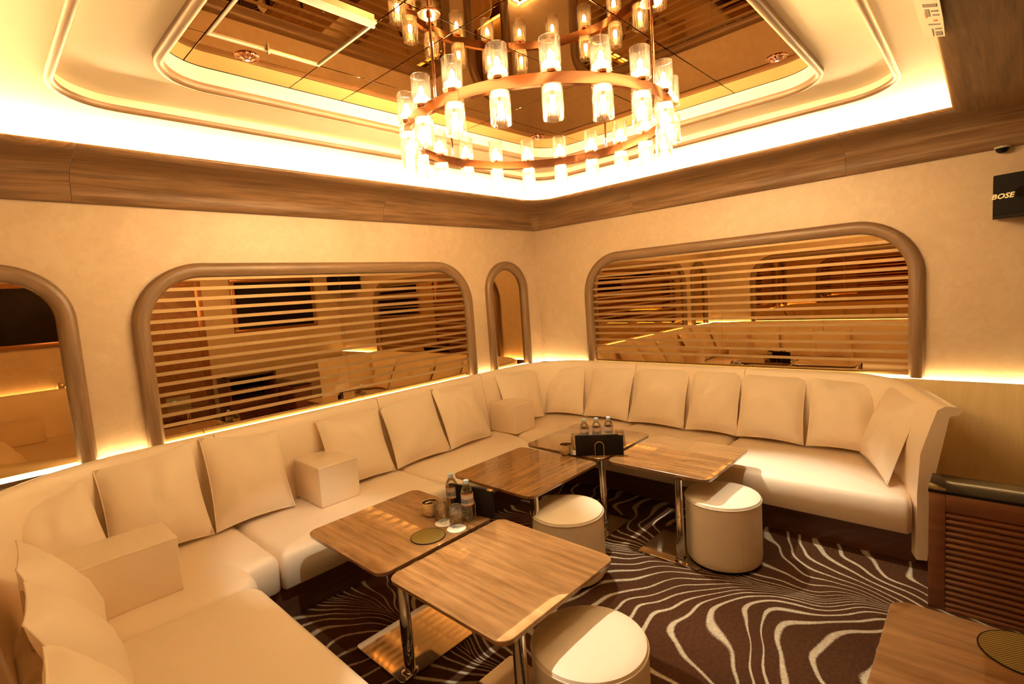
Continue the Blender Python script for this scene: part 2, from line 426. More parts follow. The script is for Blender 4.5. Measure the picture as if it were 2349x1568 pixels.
# --- ceiling
def rrect(x0, x1, y0, y1, rads, seg=10):
    """closed loop, corners in order (x0,y0),(x1,y0),(x1,y1),(x0,y1)"""
    cs = ((x0, y0), (x1, y0), (x1, y1), (x0, y1)); out = []
    if not hasattr(rads, '__len__'): rads = [rads]*4
    for i, (cx, cy_) in enumerate(cs):
        rr = max(rads[i], .002); sx = 1 if i in (0, 3) else -1; sy = 1 if i in (0, 1) else -1
        c = Vector((cx+sx*rr, cy_+sy*rr)); a0 = PI+i*PI/2
        for k in range(seg+1):
            t = a0+PI/2*k/seg; out.append(c+rr*Vector((math.cos(t), math.sin(t))))
    return out
def densify(lp, extra):
    return lp
OUT = dict(x0=.345, x1=3.955, y0=.37, y1=3.2)
INN = dict(x0=.664, x1=3.583, y0=.676, y1=2.80)
def shrink(d, k): return (d['x0']+k, d['x1']-k, d['y0']+k, d['y1']-k)
ceil = struct(bpy.data.objects.new('ceiling', None)); C.objects.link(ceil)
def ring_slab(name, la, za, lb, zb, m, thick=None):
    rows = []
    for a, b in zip(la, lb):
        row = [(a.x, a.y, za), (b.x, b.y, zb)]
        if thick: row = [(a.x, a.y, za), (b.x, b.y, zb), (b.x, b.y, zb+thick), (a.x, a.y, za+thick)]
        rows.append(row)
    return loft(name, rows, m, ceil, 40, closed_rows=bool(thick), closed_path=True)
wallloop = rrect(WX0-.05, WX1+.05, WY0-.05, WY1+.05, .002)
o_out = rrect(*shrink(OUT, 0), .30); o_in = rrect(*shrink(OUT, .020), .28)
o_side = rrect(*shrink(OUT, .034), .266)
i_out = rrect(*shrink(INN, 0), .27); i_in = rrect(*shrink(INN, .036), .235)
ring_slab('cove_soffit', wallloop, 2.80, o_in, 2.80, m_ceil, .03)
# recess side + soffit between the two rings
rows = []
for a, b in zip(o_side, i_in):
    rows.append([(a.x, a.y, 2.797), (a.x, a.y, 2.850), (b.x, b.y, 2.850), (b.x, b.y, 2.926), (a.x, a.y, 2.926)])
loft('recess_soffit', rows, m_ceil, ceil, 30, closed_rows=False, closed_path=True)
# wooden half-round rings
def ring_trim(name, dd, R, z0, z1, wid):
    rows = []
    lo = [rrect(*shrink(dd, k), max(R-k, .05)) for k in (0, wid*.15, wid*.5, wid*.85, wid)]
    for j in range(len(lo[0])):
        p = [l[j] for l in lo]
        rows.append([(p[0].x, p[0].y, z1), (p[0].x, p[0].y, z0+.014), (p[1].x, p[1].y, z0+.004), (p[2].x, p[2].y, z0), (p[3].x, p[3].y, z0+.004), (p[4].x, p[4].y, z0+.014), (p[4].x, p[4].y, z1)])
    rows.append(rows[0])
    return loft(name, rows, m_frame, ceil, 50, closed_rows=True, closed_path=False)
ring_trim('outer_ring_moulding', OUT, .30, 2.783, 2.812, .038)
ring_trim('inner_ring_moulding', INN, .27, 2.816, 2.853, .040)
# mirror tiles in the ceiling
mx0, mx1, my0, my1 = shrink(INN, .036)
xb = [mx0, .835, 1.337, 1.64, 2.59, mx1]; yb = [my0, 1.22, 1.72, 2.427, my1]
base_loop = rrect(mx0, mx1, my0, my1, .235)
g = .0022
for i in range(len(xb)-1):
    for j in range(len(yb)-1):
        p = base_loop
        for (nx, ny, c) in ((-1, 0, -(xb[i]+g)), (1, 0, xb[i+1]-g), (0, -1, -(yb[j]+g)), (0, 1, yb[j+1]-g)): p = clip(p, nx, ny, c)
        q = []
        for v in p:
            if not q or (v-q[-1]).length > 1e-4: q.append(v)
        if len(q) > 3 and (q[0]-q[-1]).length < 1e-4: q.pop()
        prism('mirror_tile', q, [(2.9282, .0012), (2.9292, 0), (2.934, 0)], m_cmirror, ceil, None)
box('ceiling_board', WX0-.1, WX1+.1, WY0-.1, WY1+.1, 2.936, 2.98, m_blackm, ceil)
# service hatch frame
hx0, hx1, hy0, hy1 = .838, 1.335, 1.907, 2.424
ht = box('hatch_frame', hx0, hx1, hy1-.010, hy1, 2.921, 2.928, m_alum, ceil)
box('hatch_frame', hx0, hx0+.010, hy0, hy1-.010, 2.921, 2.928, m_alum, ceil)
box('hatch_frame', hx1-.010, hx1, hy0, hy1-.010, 2.921, 2.928, m_alum, ceil)
box('hatch_frame', hx0+.010, hx1-.010, hy0, hy0+.014, 2.902, 2.928, m_alum, ceil)
box('hatch_latch', 1.08, 1.088, 2.400, 2.413, 2.905, 2.928, m_chrome, ceil)

# --- wooden cornice with hidden trough
LIPR = [.25, .012, .24, .30]
lip_a = dict(x0=-.02, x1=4.18, y0=.18, y1=3.43)
SEG = 10
def cloop(d):
    """horizontal loop d metres in from the walls; the near side carries a wide flat stretch"""
    t = d/.415
    rad = [b_*(1-t)+a_*t for a_, b_ in zip(LIPR, (.05, .004, .06, .06))]
    yn = WY0+d if d <= .21 else lip_a['y0']-(.415-d)
    return rrect(WX0+d*.41/.415, WX1-d*.42/.415, yn, WY1-d, rad, SEG)
prof = [(.0, 2.440), (.030, 2.440), (.036, 2.447), (.042, 2.495), (.053, 2.538), (.072, 2.573), (.098, 2.598), (.135, 2.617), (.18, 2.629), (.21, 2.634), (.24, 2.637), (.30, 2.641), (.345, 2.642), (.375, 2.643), (.398, 2.648), (.411, 2.657), (.415, 2.667), (.411, 2.675), (.400, 2.678), (.386, 2.674), (.380, 2.660), (.0, 2.660)]
loops = [cloop(d) for d, z in prof]
nl = len(loops[0])
def crow(pos):
    """row at loop position pos (fractional index)"""
    i = int(pos) % nl; fz = pos-int(pos); j = (i+1) % nl; row = []
    for (t, z), lp in zip(prof, loops):
        p = lp[i].lerp(lp[j], fz); row.append((p.x, p.y, z))
    return row
K = SEG+1
# index of straight runs: near K-1->K, right 2K-1->2K, left 3K-1->3K, end 4K-1->0
def frac_y(i, yv):
    a, b = loops[6][i], loops[6][(i+1) % nl]; return i+(yv-a.y)/(b.y-a.y)
def frac_x(i, xv):
    a, b = loops[6][i], loops[6][(i+1) % nl]; return i+(xv-a.x)/(b.x-a.x)
def crow_at(i, axis, val, off):
    """row across all loops at one plain x or y position on straight run i"""
    row = []
    for (t, z), lp in zip(prof, loops):
        a, b = lp[i % nl], lp[(i+1) % nl]; k = (val-a[axis])/(b[axis]-a[axis])+off/(b-a).length
        p = a.lerp(b, k); row.append((p.x, p.y, z))
    return row
cuts = [(K-1, 0, 2.2), (2*K-1, 1, .79), (2*K-1, 1, 2.55), (3*K-1, 0, 2.55), (3*K-1, 0, .50), (4*K-1, 1, 1.7)]
corn = struct(bpy.data.objects.new('trim_cornice', None)); C.objects.link(corn)
for a, b in zip(cuts, cuts[1:]+[(cuts[0][0]+nl, cuts[0][1], cuts[0][2])]):
    e = .0009
    b_i = b[0]
    rws = [crow_at(*a, e)]+[crow(float(k % nl)) for k in range(a[0]+1, b_i+1)]+[crow_at(*b, -e)]
    loft('cornice_panel', rws, m_cornice, corn, 50, closed_rows=True, cap=True)
# cove LED tape lying in the trough
tl = [cloop(d) for d in (.055, .085)]
pp = [Vector((a.x, a.y, 0)) for a in tl[0]]
rows = []
for a, b in zip(*tl): rows.append([(a.x, a.y, 2.6605), (b.x, b.y, 2.6605), (b.x, b.y, 2.6745), (a.x, a.y, 2.6745)])
loft('led_tape', rows, m_led, corn, None, closed_rows=True, closed_path=True)

# --- ledge, LED diffuser, wainscot
def ledge(name, fn, u0, u1):
    o = struct(bpy.data.objects.new(name, None)); C.objects.link(o)
    def bx(nm, a, b, w0, w1, z0, z1, m):
        p, q = fn(a, w0), fn(b, w1)
        return box(nm, min(p[0], q[0]), max(p[0], q[0]), min(p[1], q[1]), max(p[1], q[1]), z0, z1, m, o)
    bx('ledge_board', u0, u1, 0, .060, .920, .945, m_gloss)
    bx('led_diffuser', u0, u1, .024, .040, .945, .9555, m_ledge_led)
    return o
ledge('trim_1', lambda a, w_: (a, WY1-w_), WX0+.06, WX1-.06)
ledge('trim_2', lambda a, w_: (WX1-w_, a), WY0+.06, WY1)
ledge('trim_3', lambda a, w_: (WX0+w_, a), WY0, WY1)
ledge('trim_4', lambda a, w_: (a, WY0+w_), WX0+.06, .85)
struct(box('trim_5', WX1-.062, WX1, WY0+.062, .62, 0, .9453, m_panel), 'light veneer wainscot below the lit ledge')

# --- mirrored arch windows
FW, FH, ZB = .092, .052, .948
def make_window(name, fn, u0, u1, R, ztop, joints=(), stripes=True):
    o = struct(bpy.data.objects.new(name, None)); C.objects.link(o)
    # frame path (outer edge)
    def path(k):
        a, b, t, rr = u0+k, u1-k, ztop-k, R-k
        pts = [(a, ZB), (a, (ZB+t-rr)/2), (a, t-rr)]
        n = 14
        for i in range(1, n+1): q = PI-PI/2*i/n; pts.append((a+rr+rr*math.cos(q), t-rr+rr*math.sin(q)))
        if b-a-2*rr > .01:
            for i in (1, 2, 3): pts.append((a+rr+(b-a-2*rr)*i/4, t))
            pts.append((b-rr, t))
        for i in range(1, n+1): q = PI/2-PI/2*i/n; pts.append((b-rr+rr*math.cos(q), t-rr+rr*math.sin(q)))
        pts += [(b, (ZB+t-rr)/2), (b, ZB)]
        return pts
    pr = [(0, 0), (.002, .45), (.06, .72), (.18, .90), (.34, .985), (.5, 1), (.66, .97), (.82, .84), (.94, .6), (1, .3), (1, 0)]
    ps = [path(d*FW) for d, h_ in pr]
    rows = [[fn(p[i][0], p[i][1], h_*FH+.0005) for p, (d, h_) in zip(ps, pr)] for i in range(len(ps[0]))]
    loft('frame', rows, m_frame, o, 50, closed_rows=True, cap=True)
    # mirror panes
    k = FW-.02
    inn = [Vector(p) for p in path(k)]
    inn = [p for i, p in enumerate(inn) if i == 0 or (p-inn[i-1]).length > 1e-5]
    ed = [u0+k]+list(joints)+[u1-k]
    for a, b in zip(ed, ed[1:]):
        p = clip(clip(inn, -1, 0, -(a+(.0012 if a != ed[0] else 0))), 1, 0, b-(.0012 if b != ed[-1] else 0))
        q = []
        for v in p:
            if not q or (v-q[-1]).length > 1e-4: q.append(v)
        if (q[0]-q[-1]).length < 1e-4: q.pop()
        n = len(q); V = [fn(v.x, v.y, .001) for v in q]+[fn(v.x, v.y, .006) for v in q]
        Fc = [tuple(range(n)), tuple(range(n, 2*n))[::-1]]+[(i, (i+1) % n, (i+1) % n+n, i+n) for i in range(n)]
        from_py('mirror_pane', V, Fc, m_bronze, o)
    if stripes:
        a, b, t, rr = u0+k+.008, u1-k-.008, ztop-k-.008, R-k-.008
        for s in range(15):
            z0 = 1.053+.0665*s; z1 = z0+.0225; zm = min(z1, t-.001)
            if zm <= z0: continue
            def half(z):
                if z <= t-rr: return 0
                return rr-math.sqrt(max(0, rr*rr-(z-(t-rr))**2))
            ta, tb = half(z0), half(zm)
            for ua, ub in zip(ed, ed[1:]):
                xa0 = a+ta if ua == ed[0] else ua+.0013; xa1 = a+tb if ua == ed[0] else ua+.0013
                xb0 = b-ta if ub == ed[-1] else ub-.0013; xb1 = b-tb if ub == ed[-1] else ub-.0013
                q = [(xa0, z0), (xb0, z0), (xb1, zm), (xa1, zm)]
                V = [fn(x, z, .0061) for x, z in q]+[fn(x, z, .0072) for x, z in q]
                from_py('etched_stripe', V, [(0,1,2,3), (4,5,6,7), (0,1,5,4), (1,2,6,5), (2,3,7,6), (3,0,4,7)], m_etch, o)
    return o
fL = lambda a, z, h_: (a, WY1-h_, z)
fR = lambda a, z, h_: (WX1-h_, a, z)
fE = lambda a, z, h_: (WX0+h_, a, z)
fN = lambda a, z, h_: (a, WY0+h_, z)
make_window('window_1', fL, .697, 3.515, .42, 2.096, (2.10,))
make_window('window_2', fR, .333, 3.185, .42, 2.096, (1.746,))
make_window('window_3', fL, 3.728, 4.368, .318, 2.095, (), False)
make_window('window_4', fL, -.195, .447, .318, 2.095, (), False)
make_window('window_5', fE, .25, 3.125, .42, 2.096, (1.70,), False)

# --- door with chevron boards (seen in the mirrors)
door = struct(bpy.data.objects.new('door_1', None)); C.objects.link(door)
box('door_leaf', 1.50, 2.34, WY0+.001, WY0+.03, 0, 2.15, m_dark, door)
for half, (xa, xb, sg) in enumerate(((1.50, 1.918, 1), (1.922, 2.34, -1))):
    for k in range(-3, 18):
        z = .02+k*.125; rise = .42*.75
        zl, zr = (z, z+rise) if sg > 0 else (z+rise, z)
        if min(zl, zr) < 0 or max(zl, zr)+.12 > 2.15: continue
        V = []
        for yy in (WY0+.03, WY0+.036):
            V += [(xa, yy, zl), (xb, yy, zr), (xb, yy, zr+.119), (xa, yy, zl+.119)]
        from_py('chevron_board', V, [(0,1,2,3), (4,5,6,7), (0,1,5,4), (1,2,6,5), (2,3,7,6), (3,0,4,7)], m_door, door)
for nm, a, b, z0, z1 in (('door_casing', 1.40, 1.50, 0, 2.25), ('door_casing', 2.34, 2.43, 0, 2.25), ('door_casing', 1.50, 2.34, 2.15, 2.25)):
    box(nm, a, b, WY0+.001, WY0+.05, z0, z1, m_tvframe, door, .004)
box('door_closer', 1.62, 1.80, WY0+.037, WY0+.08, 1.98, 2.03, m_blackm, door, .005)

# ------------------------------------------------------------------ sofa
sofa = thing('corner_sofa', 'long cream leather sofa running round the mirrored walls on a dark wood plinth', 'sofa', (2.2, 2.9, 0))
SO = Vector((2.2, 2.9, 0))
def rel(o):
    o.location = -SO; return o
def arc(cx, cy_, rr, a0, a1, n=10): return [Vector((cx+rr*math.cos(math.radians(a0+(a1-a0)*k/n)), cy_+rr*math.sin(math.radians(a0+(a1-a0)*k/n)))) for k in range(n+1)]
# rear top line of the backrests, from the near end of the left wing to the right-hand return
def lin(a, b, n): return [Vector(a).lerp(Vector(b), k/n) for k in range(n+1)]
std = [(0, .06), (0, .92), (.004, .955), (.018, .970), (.045, .975), (.068, .971), (.086, .953), (.098, .91), (.125, .75), (.175, .46), (.18, .40), (.18, .06)]
ret = [(.115, .06), (.085, .55), (.02, .905), (-.02, .915), (-.035, .935), (-.015, .958), (.04, .962), (.075, .94), (.10, .86), (.150, .69), (.165, .45), (.165, .06)]
panels = []   # list of (list of (point, outward-normal, blend))
def mk(points, blend=None):
    n = len(points); out = []
    for i, p in enumerate(points):
        t = (points[min(i+1, n-1)]-points[max(i-1, 0)]).normalized()
        nrm = Vector((t.y, -t.x))      # inward side when walking wing -> left wall -> right wall (clockwise)
        out.append((p, nrm, blend(i/(n-1)) if blend else 0))
    return out
wingx = -.20
panels.append(mk(lin((wingx, -.55), (wingx, .72), 3)))
panels.append(mk(lin((wingx, .726), (wingx, 1.93), 3)))
panels.append(mk(lin((wingx, 1.936), (wingx, 2.96), 3)+arc(.6, 2.98, .80, 180, 90, 16)[1:]+lin((.70, 3.78), (1.025, 3.78), 2)))
panels.append(mk(lin((1.031, 3.78), (2.247, 3.78), 4)))
panels.append(mk(lin((2.253, 3.78), (3.43, 3.78), 4)))
panels.append(mk(lin((3.436, 3.78), (3.95, 3.78), 2)+arc(3.97, 3.18, .60, 90, 0, 14)[1:]+lin((4.57, 3.0), (4.57, 2.56), 2)))
panels.append(mk(lin((4.57, 2.554), (4.57, 1.523), 4)))
rp_ = lin((4.57, 1.517), (4.57, .82), 4)+arc(4.11, .80, .46, 0, -72, 12)[1:]
e0 = rp_[-1]; rp_ += lin(e0, (3.63, .135), 6)[1:]
panels.append(mk(rp_, lambda t: max(0, min(1, (t-.3)/.55))))
for pn in panels:
    rows = []
    for p, nr, bl in pn:
        row = []
        for (d0, z0), (d1, z1) in zip(std, ret):
            d = d0*(1-bl)+d1*bl; z = z0*(1-bl)+z1*bl; q = p+nr*d; row.append((q.x, q.y, z))
        rows.append(row)
    # softened ends
    def squeeze(row, k):
        c = Vector((sum(v[0] for v in row)/len(row), sum(v[1] for v in row)/len(row), .5))
        return [tuple(c+(Vector(v)-c)*k) for v in row]
    rel(loft('backrest', rows, m_leather, sofa, 50, closed_rows=True, cap=True))
# near-wall backrest with its end next to the door
nb = [[(x, WY0+.065+d, z) for d, z in std] for x in (-.38, .2, .80)]
rel(loft('backrest', nb, m_leather, sofa, 50, closed_rows=True, cap=True))
# seat cushions
LV = [(.205, .012), (.215, .0), (.34, -.004), (.375, .0), (.398, .010), (.413, .028), (.4195, .055)]
def seat(pts, rads, up=0):
    base = [Vector(p) for p in pts]; rads = rads if hasattr(rads, '__len__') else [rads]*len(base)
    if area2(base) < 0: base.reverse(); rads = list(rads)[::-1]
    V, Fc = [], []; rings = []
    for z, d in LV:
        pl = round_poly(inset(base, d), [max(q-d, .004) for q in rads]); rings.append(pl)
        V += [(p.x, p.y, z+up) for p in pl]
    n = len(rings[0])
    for i in range(len(LV)-1):
        for k in range(n):
            k2 = (k+1) % n; Fc.append((i*n+k, i*n+k2, (i+1)*n+k2, (i+1)*n+k))
    c0 = rings[-1]; cx = sum(p.x for p in c0)/n; cy_ = sum(p.y for p in c0)/n
    V.append((cx, cy_, LV[-1][0]+up+.004)); m_ = len(V)-1; b_ = (len(LV)-1)*n
    for k in range(n): Fc.append((b_+k, b_+(k+1) % n, m_))
    Fc.append(tuple(range(n))[::-1])
    return rel(from_py('seat_cushion', V, Fc, m_leather, sofa, 60))
sg_ = .0025
seat([(-.02, -.66), (.845, -.66), (.845, .72), (-.02, .72)], .03)
seat([(-.02, .7255), (.845, .7255), (.845, 2.664), (-.02, 2.664)], [.03, .03, .10, .03])
seat([(-.02, 2.669), (.862, 2.669), (.862, 3.13), (-.02, 3.13)], [.03, .06, .19, .03], .003)
seat([(.45, 2.83), (1.028, 2.83), (1.028, 3.60), (-.03, 3.60), (-.03, 2.95)], .04)
seat([(1.0325, 2.82), (2.252, 2.82), (2.252, 3.60), (1.0325, 3.60)], .03)
seat([(2.2565, 2.82), (3.30, 2.82), (3.56, 3.60), (2.2565, 3.60)], .03)
seat([(3.306, 2.82), (3.55, 2.52), (4.39, 2.52), (4.39, 3.60), (3.566, 3.60)], [.05, .12, .03, .4, .03])
seat([(3.55, 1.552), (4.39, 1.552), (4.39, 2.515), (3.55, 2.515)], .03)
seat([(3.55, .312), (4.06, .36), (4.39, .62), (4.39, 1.547), (3.55, 1.547)], [.03, .15, .2, .03, .03])
# plinth (kickboard)
def plinth(path):
    rows = []
    n = len(path)
    for i, p in enumerate(path):
        t = (path[min(i+1, n-1)]-path[max(i-1, 0)]).normalized(); nr = Vector((-t.y, t.x))
        q = p+nr*.02
        rows.append([(p.x, p.y, 0), (p.x, p.y, .204), (q.x, q.y, .204), (q.x, q.y, 0)])
    return rel(loft('plinth', rows, m_kick, sofa, 40, closed_rows=True, cap=True))
plinth(lin((.755, -.62), (.755, 2.62), 4)+arc(1.03, 2.62, .275, 180, 90, 8)[1:]+lin((1.10, 2.895), (3.20, 2.895), 4)+arc(3.26, 2.495, .40, 90, 0, 8)[1:]+lin((3.66, 2.4), (3.66, .30), 4)+[Vector((4.40, .30))])

# ------------------------------------------------------------------ throw pillows and armrest cubes
def pillow(cor, T, label, puff=.72, seed=0, sag=.032, nbase=16):
    BL, BR, TR, TL = [Vector(c) for c in cor]
    o0 = (BL+BR)/2; nrm = (BR-BL).cross(TL-BL).normalized()
    n = nbase
    def bas(a, b):
        # edges pull in a little between the corners
        pa = sag*4*b*(1-b); pb = sag*4*a*(1-a)
        a2 = .5+(a-.5)*(1-2*pa); b2 = .5+(b-.5)*(1-2*pb)
        return (BL*(1-a2)+BR*a2)*(1-b2)+(TL*(1-a2)+TR*a2)*b2
    def th(a, b):
        x = (1-abs(2*a-1)**2.6)*(1-abs(2*b-1)**2.6)
        return T*max(x, 0)**.62*(1.10-.25*b)
    V, Fc = [], []; idx = {}
    for side in (0, 1):
        for i in range(n+1):
            for j in range(n+1):
                edge = i in (0, n) or j in (0, n)
                if side and edge: idx[side, i, j] = idx[0, i, j]; continue
                a, b = i/n, j/n; p = bas(a, b); t = th(a, b)
                wr = noise.noise(Vector((a*6+seed*7.3, b*6+side*9, seed)))*.017*(t/T)
                ce = min((a-q)**2+(b-s)**2 for q in (0, 1) for s in (0, 1))
                wr += .010*math.sin(38*(a+b*((-1) if (a > .5) == (b > .5) else 1))+seed)*math.exp(-ce*26)*(0 if edge else 1)
                p = p+nrm*((t*puff+wr) if side == 0 else (-t*(1-puff)-wr*.3))
                idx[side, i, j] = len(V); V.append(p-o0)
    for i in range(n):
        for j in range(n):
            Fc.append((idx[0, i, j], idx[0, i+1, j], idx[0, i+1, j+1], idx[0, i, j+1]))
            Fc.append((idx[1, i, j], idx[1, i, j+1], idx[1, i+1, j+1], idx[1, i+1, j]))
    root = thing('throw_pillow', label, 'pillow', o0, 0, 'cream throw pillows along the sofa')
    c = from_py('cover', V, Fc, m_fabric, root, 75)
    bd = [(i, 0) for i in range(n)]+[(n, j) for j in range(n)]+[(i, n) for i in range(n, 0, -1)]+[(0, j) for j in range(n, 0, -1)]
    tube('piping', [bas(i/n, j/n)-o0 for i, j in bd], .0035, m_fabric, root, 6, True)
    return root
def PY(x0, x1, zt0, zt1, zb=.438, y0=3.40, dx=.03):
    yt = lambda z: y0+.52*(z-.43)
    return [(x0, yt(zb), zb), (x1, yt(zb), zb), (x1+dx, yt(zt1), zt1), (x0+dx, yt(zt0), zt0)]
def PX(ya, yb_, zt0, zt1, zb=.442, x0=4.245):
    xt = lambda z: x0+.50*(z-.43)
    return [(xt(zb), ya, zb), (xt(zb), yb_, zb), (xt(zt1), yb_+.02, zt1), (xt(zt0), ya+.02, zt0)]
pillow([(-.01, 3.30, .45), (.42, 3.385, .44), (.345, 3.58, .91), (.02, 3.50, .855)], .12, 'cream throw pillow wedged in the left corner of the sofa, behind the first armrest cube', seed=1)
pillow(PY(.385, .88, .93, .965, dx=.01), .11, 'cream throw pillow touching the corner pillow, second along the left wall', seed=2)
pillow(PY(.895, 1.375, .975, .91, dx=.04), .11, 'cream throw pillow just before the armrest cube in the middle of the left sofa', seed=3)
pillow(PY(1.66, 2.175, .915, .895), .11, 'cream throw pillow just behind the armrest cube in the middle of the left sofa', seed=4)
pillow(PY(2.20, 2.745, .895, .945), .11, 'cream throw pillow in the middle of three below the striped left mirror', seed=5)
pillow(PY(2.755, 3.25, .945, .905), .11, 'cream throw pillow touching the armrest cube by the narrow arched mirror', seed=6)
pillow([(3.60, 3.50, .45), (4.04, 3.42, .445), (4.26, 3.66, .915), (3.62, 3.70, .955)], .10, 'cream throw pillow right behind the armrest cube in the far corner', seed=7)
pillow([(4.17, 3.52, .442), (4.265, 3.075, .442), (4.495, 3.165, .93), (4.43, 3.70, .90)], .10, 'cream throw pillow at the turn of the far sofa corner, starting the right row', seed=8)
pillow(PX(3.06, 2.55, .93, .945), .11, 'cream throw pillow second in the right wall row counted from the far corner', seed=9)
pillow(PX(2.545, 1.985, .95, .955), .11, 'cream throw pillow third in the right wall row counted from the far corner', seed=10)
pillow(PX(1.965, 1.525, .955, .955), .11, 'narrow cream throw pillow fourth in the right wall row counted from the far corner', seed=11)
pillow(PX(1.53, 1.03, .945, .94), .11, 'cream throw pillow fifth in the right wall row, third from the sofa end', seed=12)
pillow(PX(1.01, .56, .945, .92), .115, 'cream throw pillow last against the right wall, partly behind the leaning end pillow', seed=13)
pillow([(4.25, .665, .445), (3.69, .44, .437), (3.875, .285, .93), (4.37, .50, .925)], .12, 'cream throw pillow leaning on the curved end of the sofa beside the wood panel', seed=14)
pillow([(.20, 2.47, .44), (.27, 2.93, .44), (.045, 3.0, .86), (.025, 2.55, .885)], .15, 'cream throw pillow on the left wing, nearest the first armrest cube', seed=15, puff=.6)
pillow([(.22, 1.98, .44), (.24, 2.46, .44), (.04, 2.53, .845), (.015, 2.05, .89)], .15, 'cream throw pillow in the middle of the left wing row', seed=16, puff=.6)
pillow([(.22, 1.48, .44), (.22, 1.98, .44), (.05, 2.10, .80), (.02, 1.55, .89)], .15, 'cream throw pillow on the left wing, cut by the bottom edge of the photo', seed=17, puff=.6)
def cube(name, x0, x1, y0, y1, z1, label, rot=0):
    cx, cy_ = (x0+x1)/2, (y0+y1)/2
    root = thing(name, label, 'armrest', (cx, cy_, .4238), rot, 'cream leather armrest cubes')
    hx, hy, hz = (x1-x0)/2, (y1-y0)/2, z1-.4238
    box('body', -hx, hx, -hy, hy, 0, hz, m_leather, root, .008, 3)
    e = .0012
    pts = [(-hx+.006, -hy+.006), (hx-.006, -hy+.006), (hx-.006, hy-.006), (-hx+.006, hy-.006)]
    tube('seam', [(x, y, hz-.0075) for x, y in ((-hx, -hy), (hx, -hy), (hx, hy), (-hx, hy))], .0022, m_leather, root, 6, True)
    return root
cube('armrest_cube', .03, .585, 2.87, 3.17, .695, 'cream leather armrest cube in the left corner, largest of the three in the photo')
cube('armrest_cube', 1.47, 1.755, 3.21, 3.59, .698, 'cream leather armrest cube standing midway along the left wall seat')
cube('armrest_cube', 3.415, 3.70, 3.25, 3.58, .698, 'cream leather armrest cube in the far corner below the narrow arched mirror')
cube('armrest_cube', .05, .50, -.62, -.34, .69, 'cream leather armrest cube by the near wall, seen only in the narrow left mirror')

# ------------------------------------------------------------------ tables
def make_table(label):
    """origin at floor centre; .72 m square top; grain along local y"""
    root = thing('lounge_table', label, 'table', (0, 0, 0), 0, 'square wooden lounge tables')
    h = .358
    pl = round_poly([(-h, -h), (h, -h), (h, h), (-h, h)], .055, 10)
    prism('tabletop', pl, [(.538, .006), (.540, .003), (.5565, 0), (.5588, .0012), (.5600, .0030)], m_table, root, 16)
    lathe('post', [(0, .012), (.027, .012), (.027, .30), (.0255, .302), (.0255, .5375), (0, .5375)], m_chrome, root, 24, loc=(-h+.115, -h+.04, 0))
    lathe('post_collar', [(0, .004), (.040, .004), (.040, .009), (.0285, .014), (0, .014)], m_chrome, root, 24, loc=(-h+.115, -h+.04, .0065))
    b = round_poly([(-h+.055, -h+.015), (-h+.50, -h+.015), (-h+.50, -h+.43), (-h+.055, -h+.43)], .02, 5)
    prism('base_plate', b, [(0, .003), (.002, 0), (.010, 0), (.0125, .0025)], m_steel, root, 20)
    return root
tA1 = make_table('square wood table by the left sofa, carrying bottles and tumblers')
tA1.location = (1.472, 2.302, 0)
tA2 = dup(tA1, (1.480, 1.552, 0), 0, 'square wood table nearest the camera in the middle, empty except for the menu corner')
tB1 = dup(tA1, (2.488, 2.300, 0), PI/2, 'square wood table in the middle of the room with the mosaic bowl')
tB2 = dup(tA1, (3.262, 2.316, 0), -PI/2, 'square wood table in the far corner, holding three water bottles')
tB3 = dup(tA1, (3.258, 1.566, 0), 0, 'square wood table in front of the right sofa, with window reflections on it')
tN = dup(tA1, (1.806, -.112, 0), PI, 'square wood table cut by the bottom right corner, with a dark round mat')
# the pedestals do not all stand the same way round: set each table's post and plate
def pedestal(root, post, plate):
    rz = root.rotation_euler.z
    def inv(x, y):
        dx, dy = x-root.location.x, y-root.location.y
        return dx*math.cos(-rz)-dy*math.sin(-rz), dx*math.sin(-rz)+dy*math.cos(-rz)
    px, py = inv(*post); cx, cy_ = inv(*plate)
    h = .358
    for ch in root.children:
        nm = ch.name.split('.')[0]
        if nm == 'post': ch.location = (px, py, 0)
        elif nm == 'post_collar': ch.location = (px, py, .0065)
        elif nm == 'base_plate': ch.location = (cx-(-h+.2775), cy_-(-h+.2225), 0)
pedestal(tA1, (1.245, 1.985), (1.395, 2.150))
pedestal(tA2, (1.235, 1.235), (1.395, 1.470))
pedestal(tB1, (2.215, 1.995), (2.40, 2.19))
pedestal(tB2, (2.985, 2.015), (3.035, 2.165))
pedestal(tB3, (2.885, 1.395), (3.065, 1.468))
pedestal(tN, (1.95, -.30), (1.85, -.15))

# ------------------------------------------------------------------ stools
def make_stool(label):
    root = thing('round_stool', label, 'stool', (0, 0, 0), 0, 'cream leather drum stools')
    R = .222
    lathe('base_ring', [(0, .0), (.200, .0), (.205, .004), (.205, .016), (0, .016)], m_blackm, root, 40)
    lathe('body', [(0, .015), (R-.022, .015), (R-.010, .020), (R-.003, .034), (R, .06), (R, .385), (R-.001, .398), (R-.004, .402)], m_stool, root, 64)
    lathe('cushion_top', [(R-.003, .400), (R-.001, .406), (R-.005, .415), (R-.020, .421), (R*.75, .4255), (R*.4, .428), (0, .4285)], m_stool, root, 64)
    tube('piping', [(math.cos(2*PI*k/64)*(R+.0005), math.sin(2*PI*k/64)*(R+.0005), .4015) for k in range(64)], .0032, m_stool, root, 6, True)
    tube('side_seam', [(R-.0004, 0, .05), (R-.0002, 0, .2), (R-.0004, 0, .396)], .0014, m_piping, root, 5)
    return root
s0 = make_stool('cream leather drum stool under the near edge of the middle table, strongly lit on top')
s0.location = (1.482, 1.105, 0); s0.rotation_euler.z = math.radians(-60)
dup(s0, (2.385, 1.885, 0), math.radians(100), 'cream leather drum stool between the two table groups, mostly in shade')
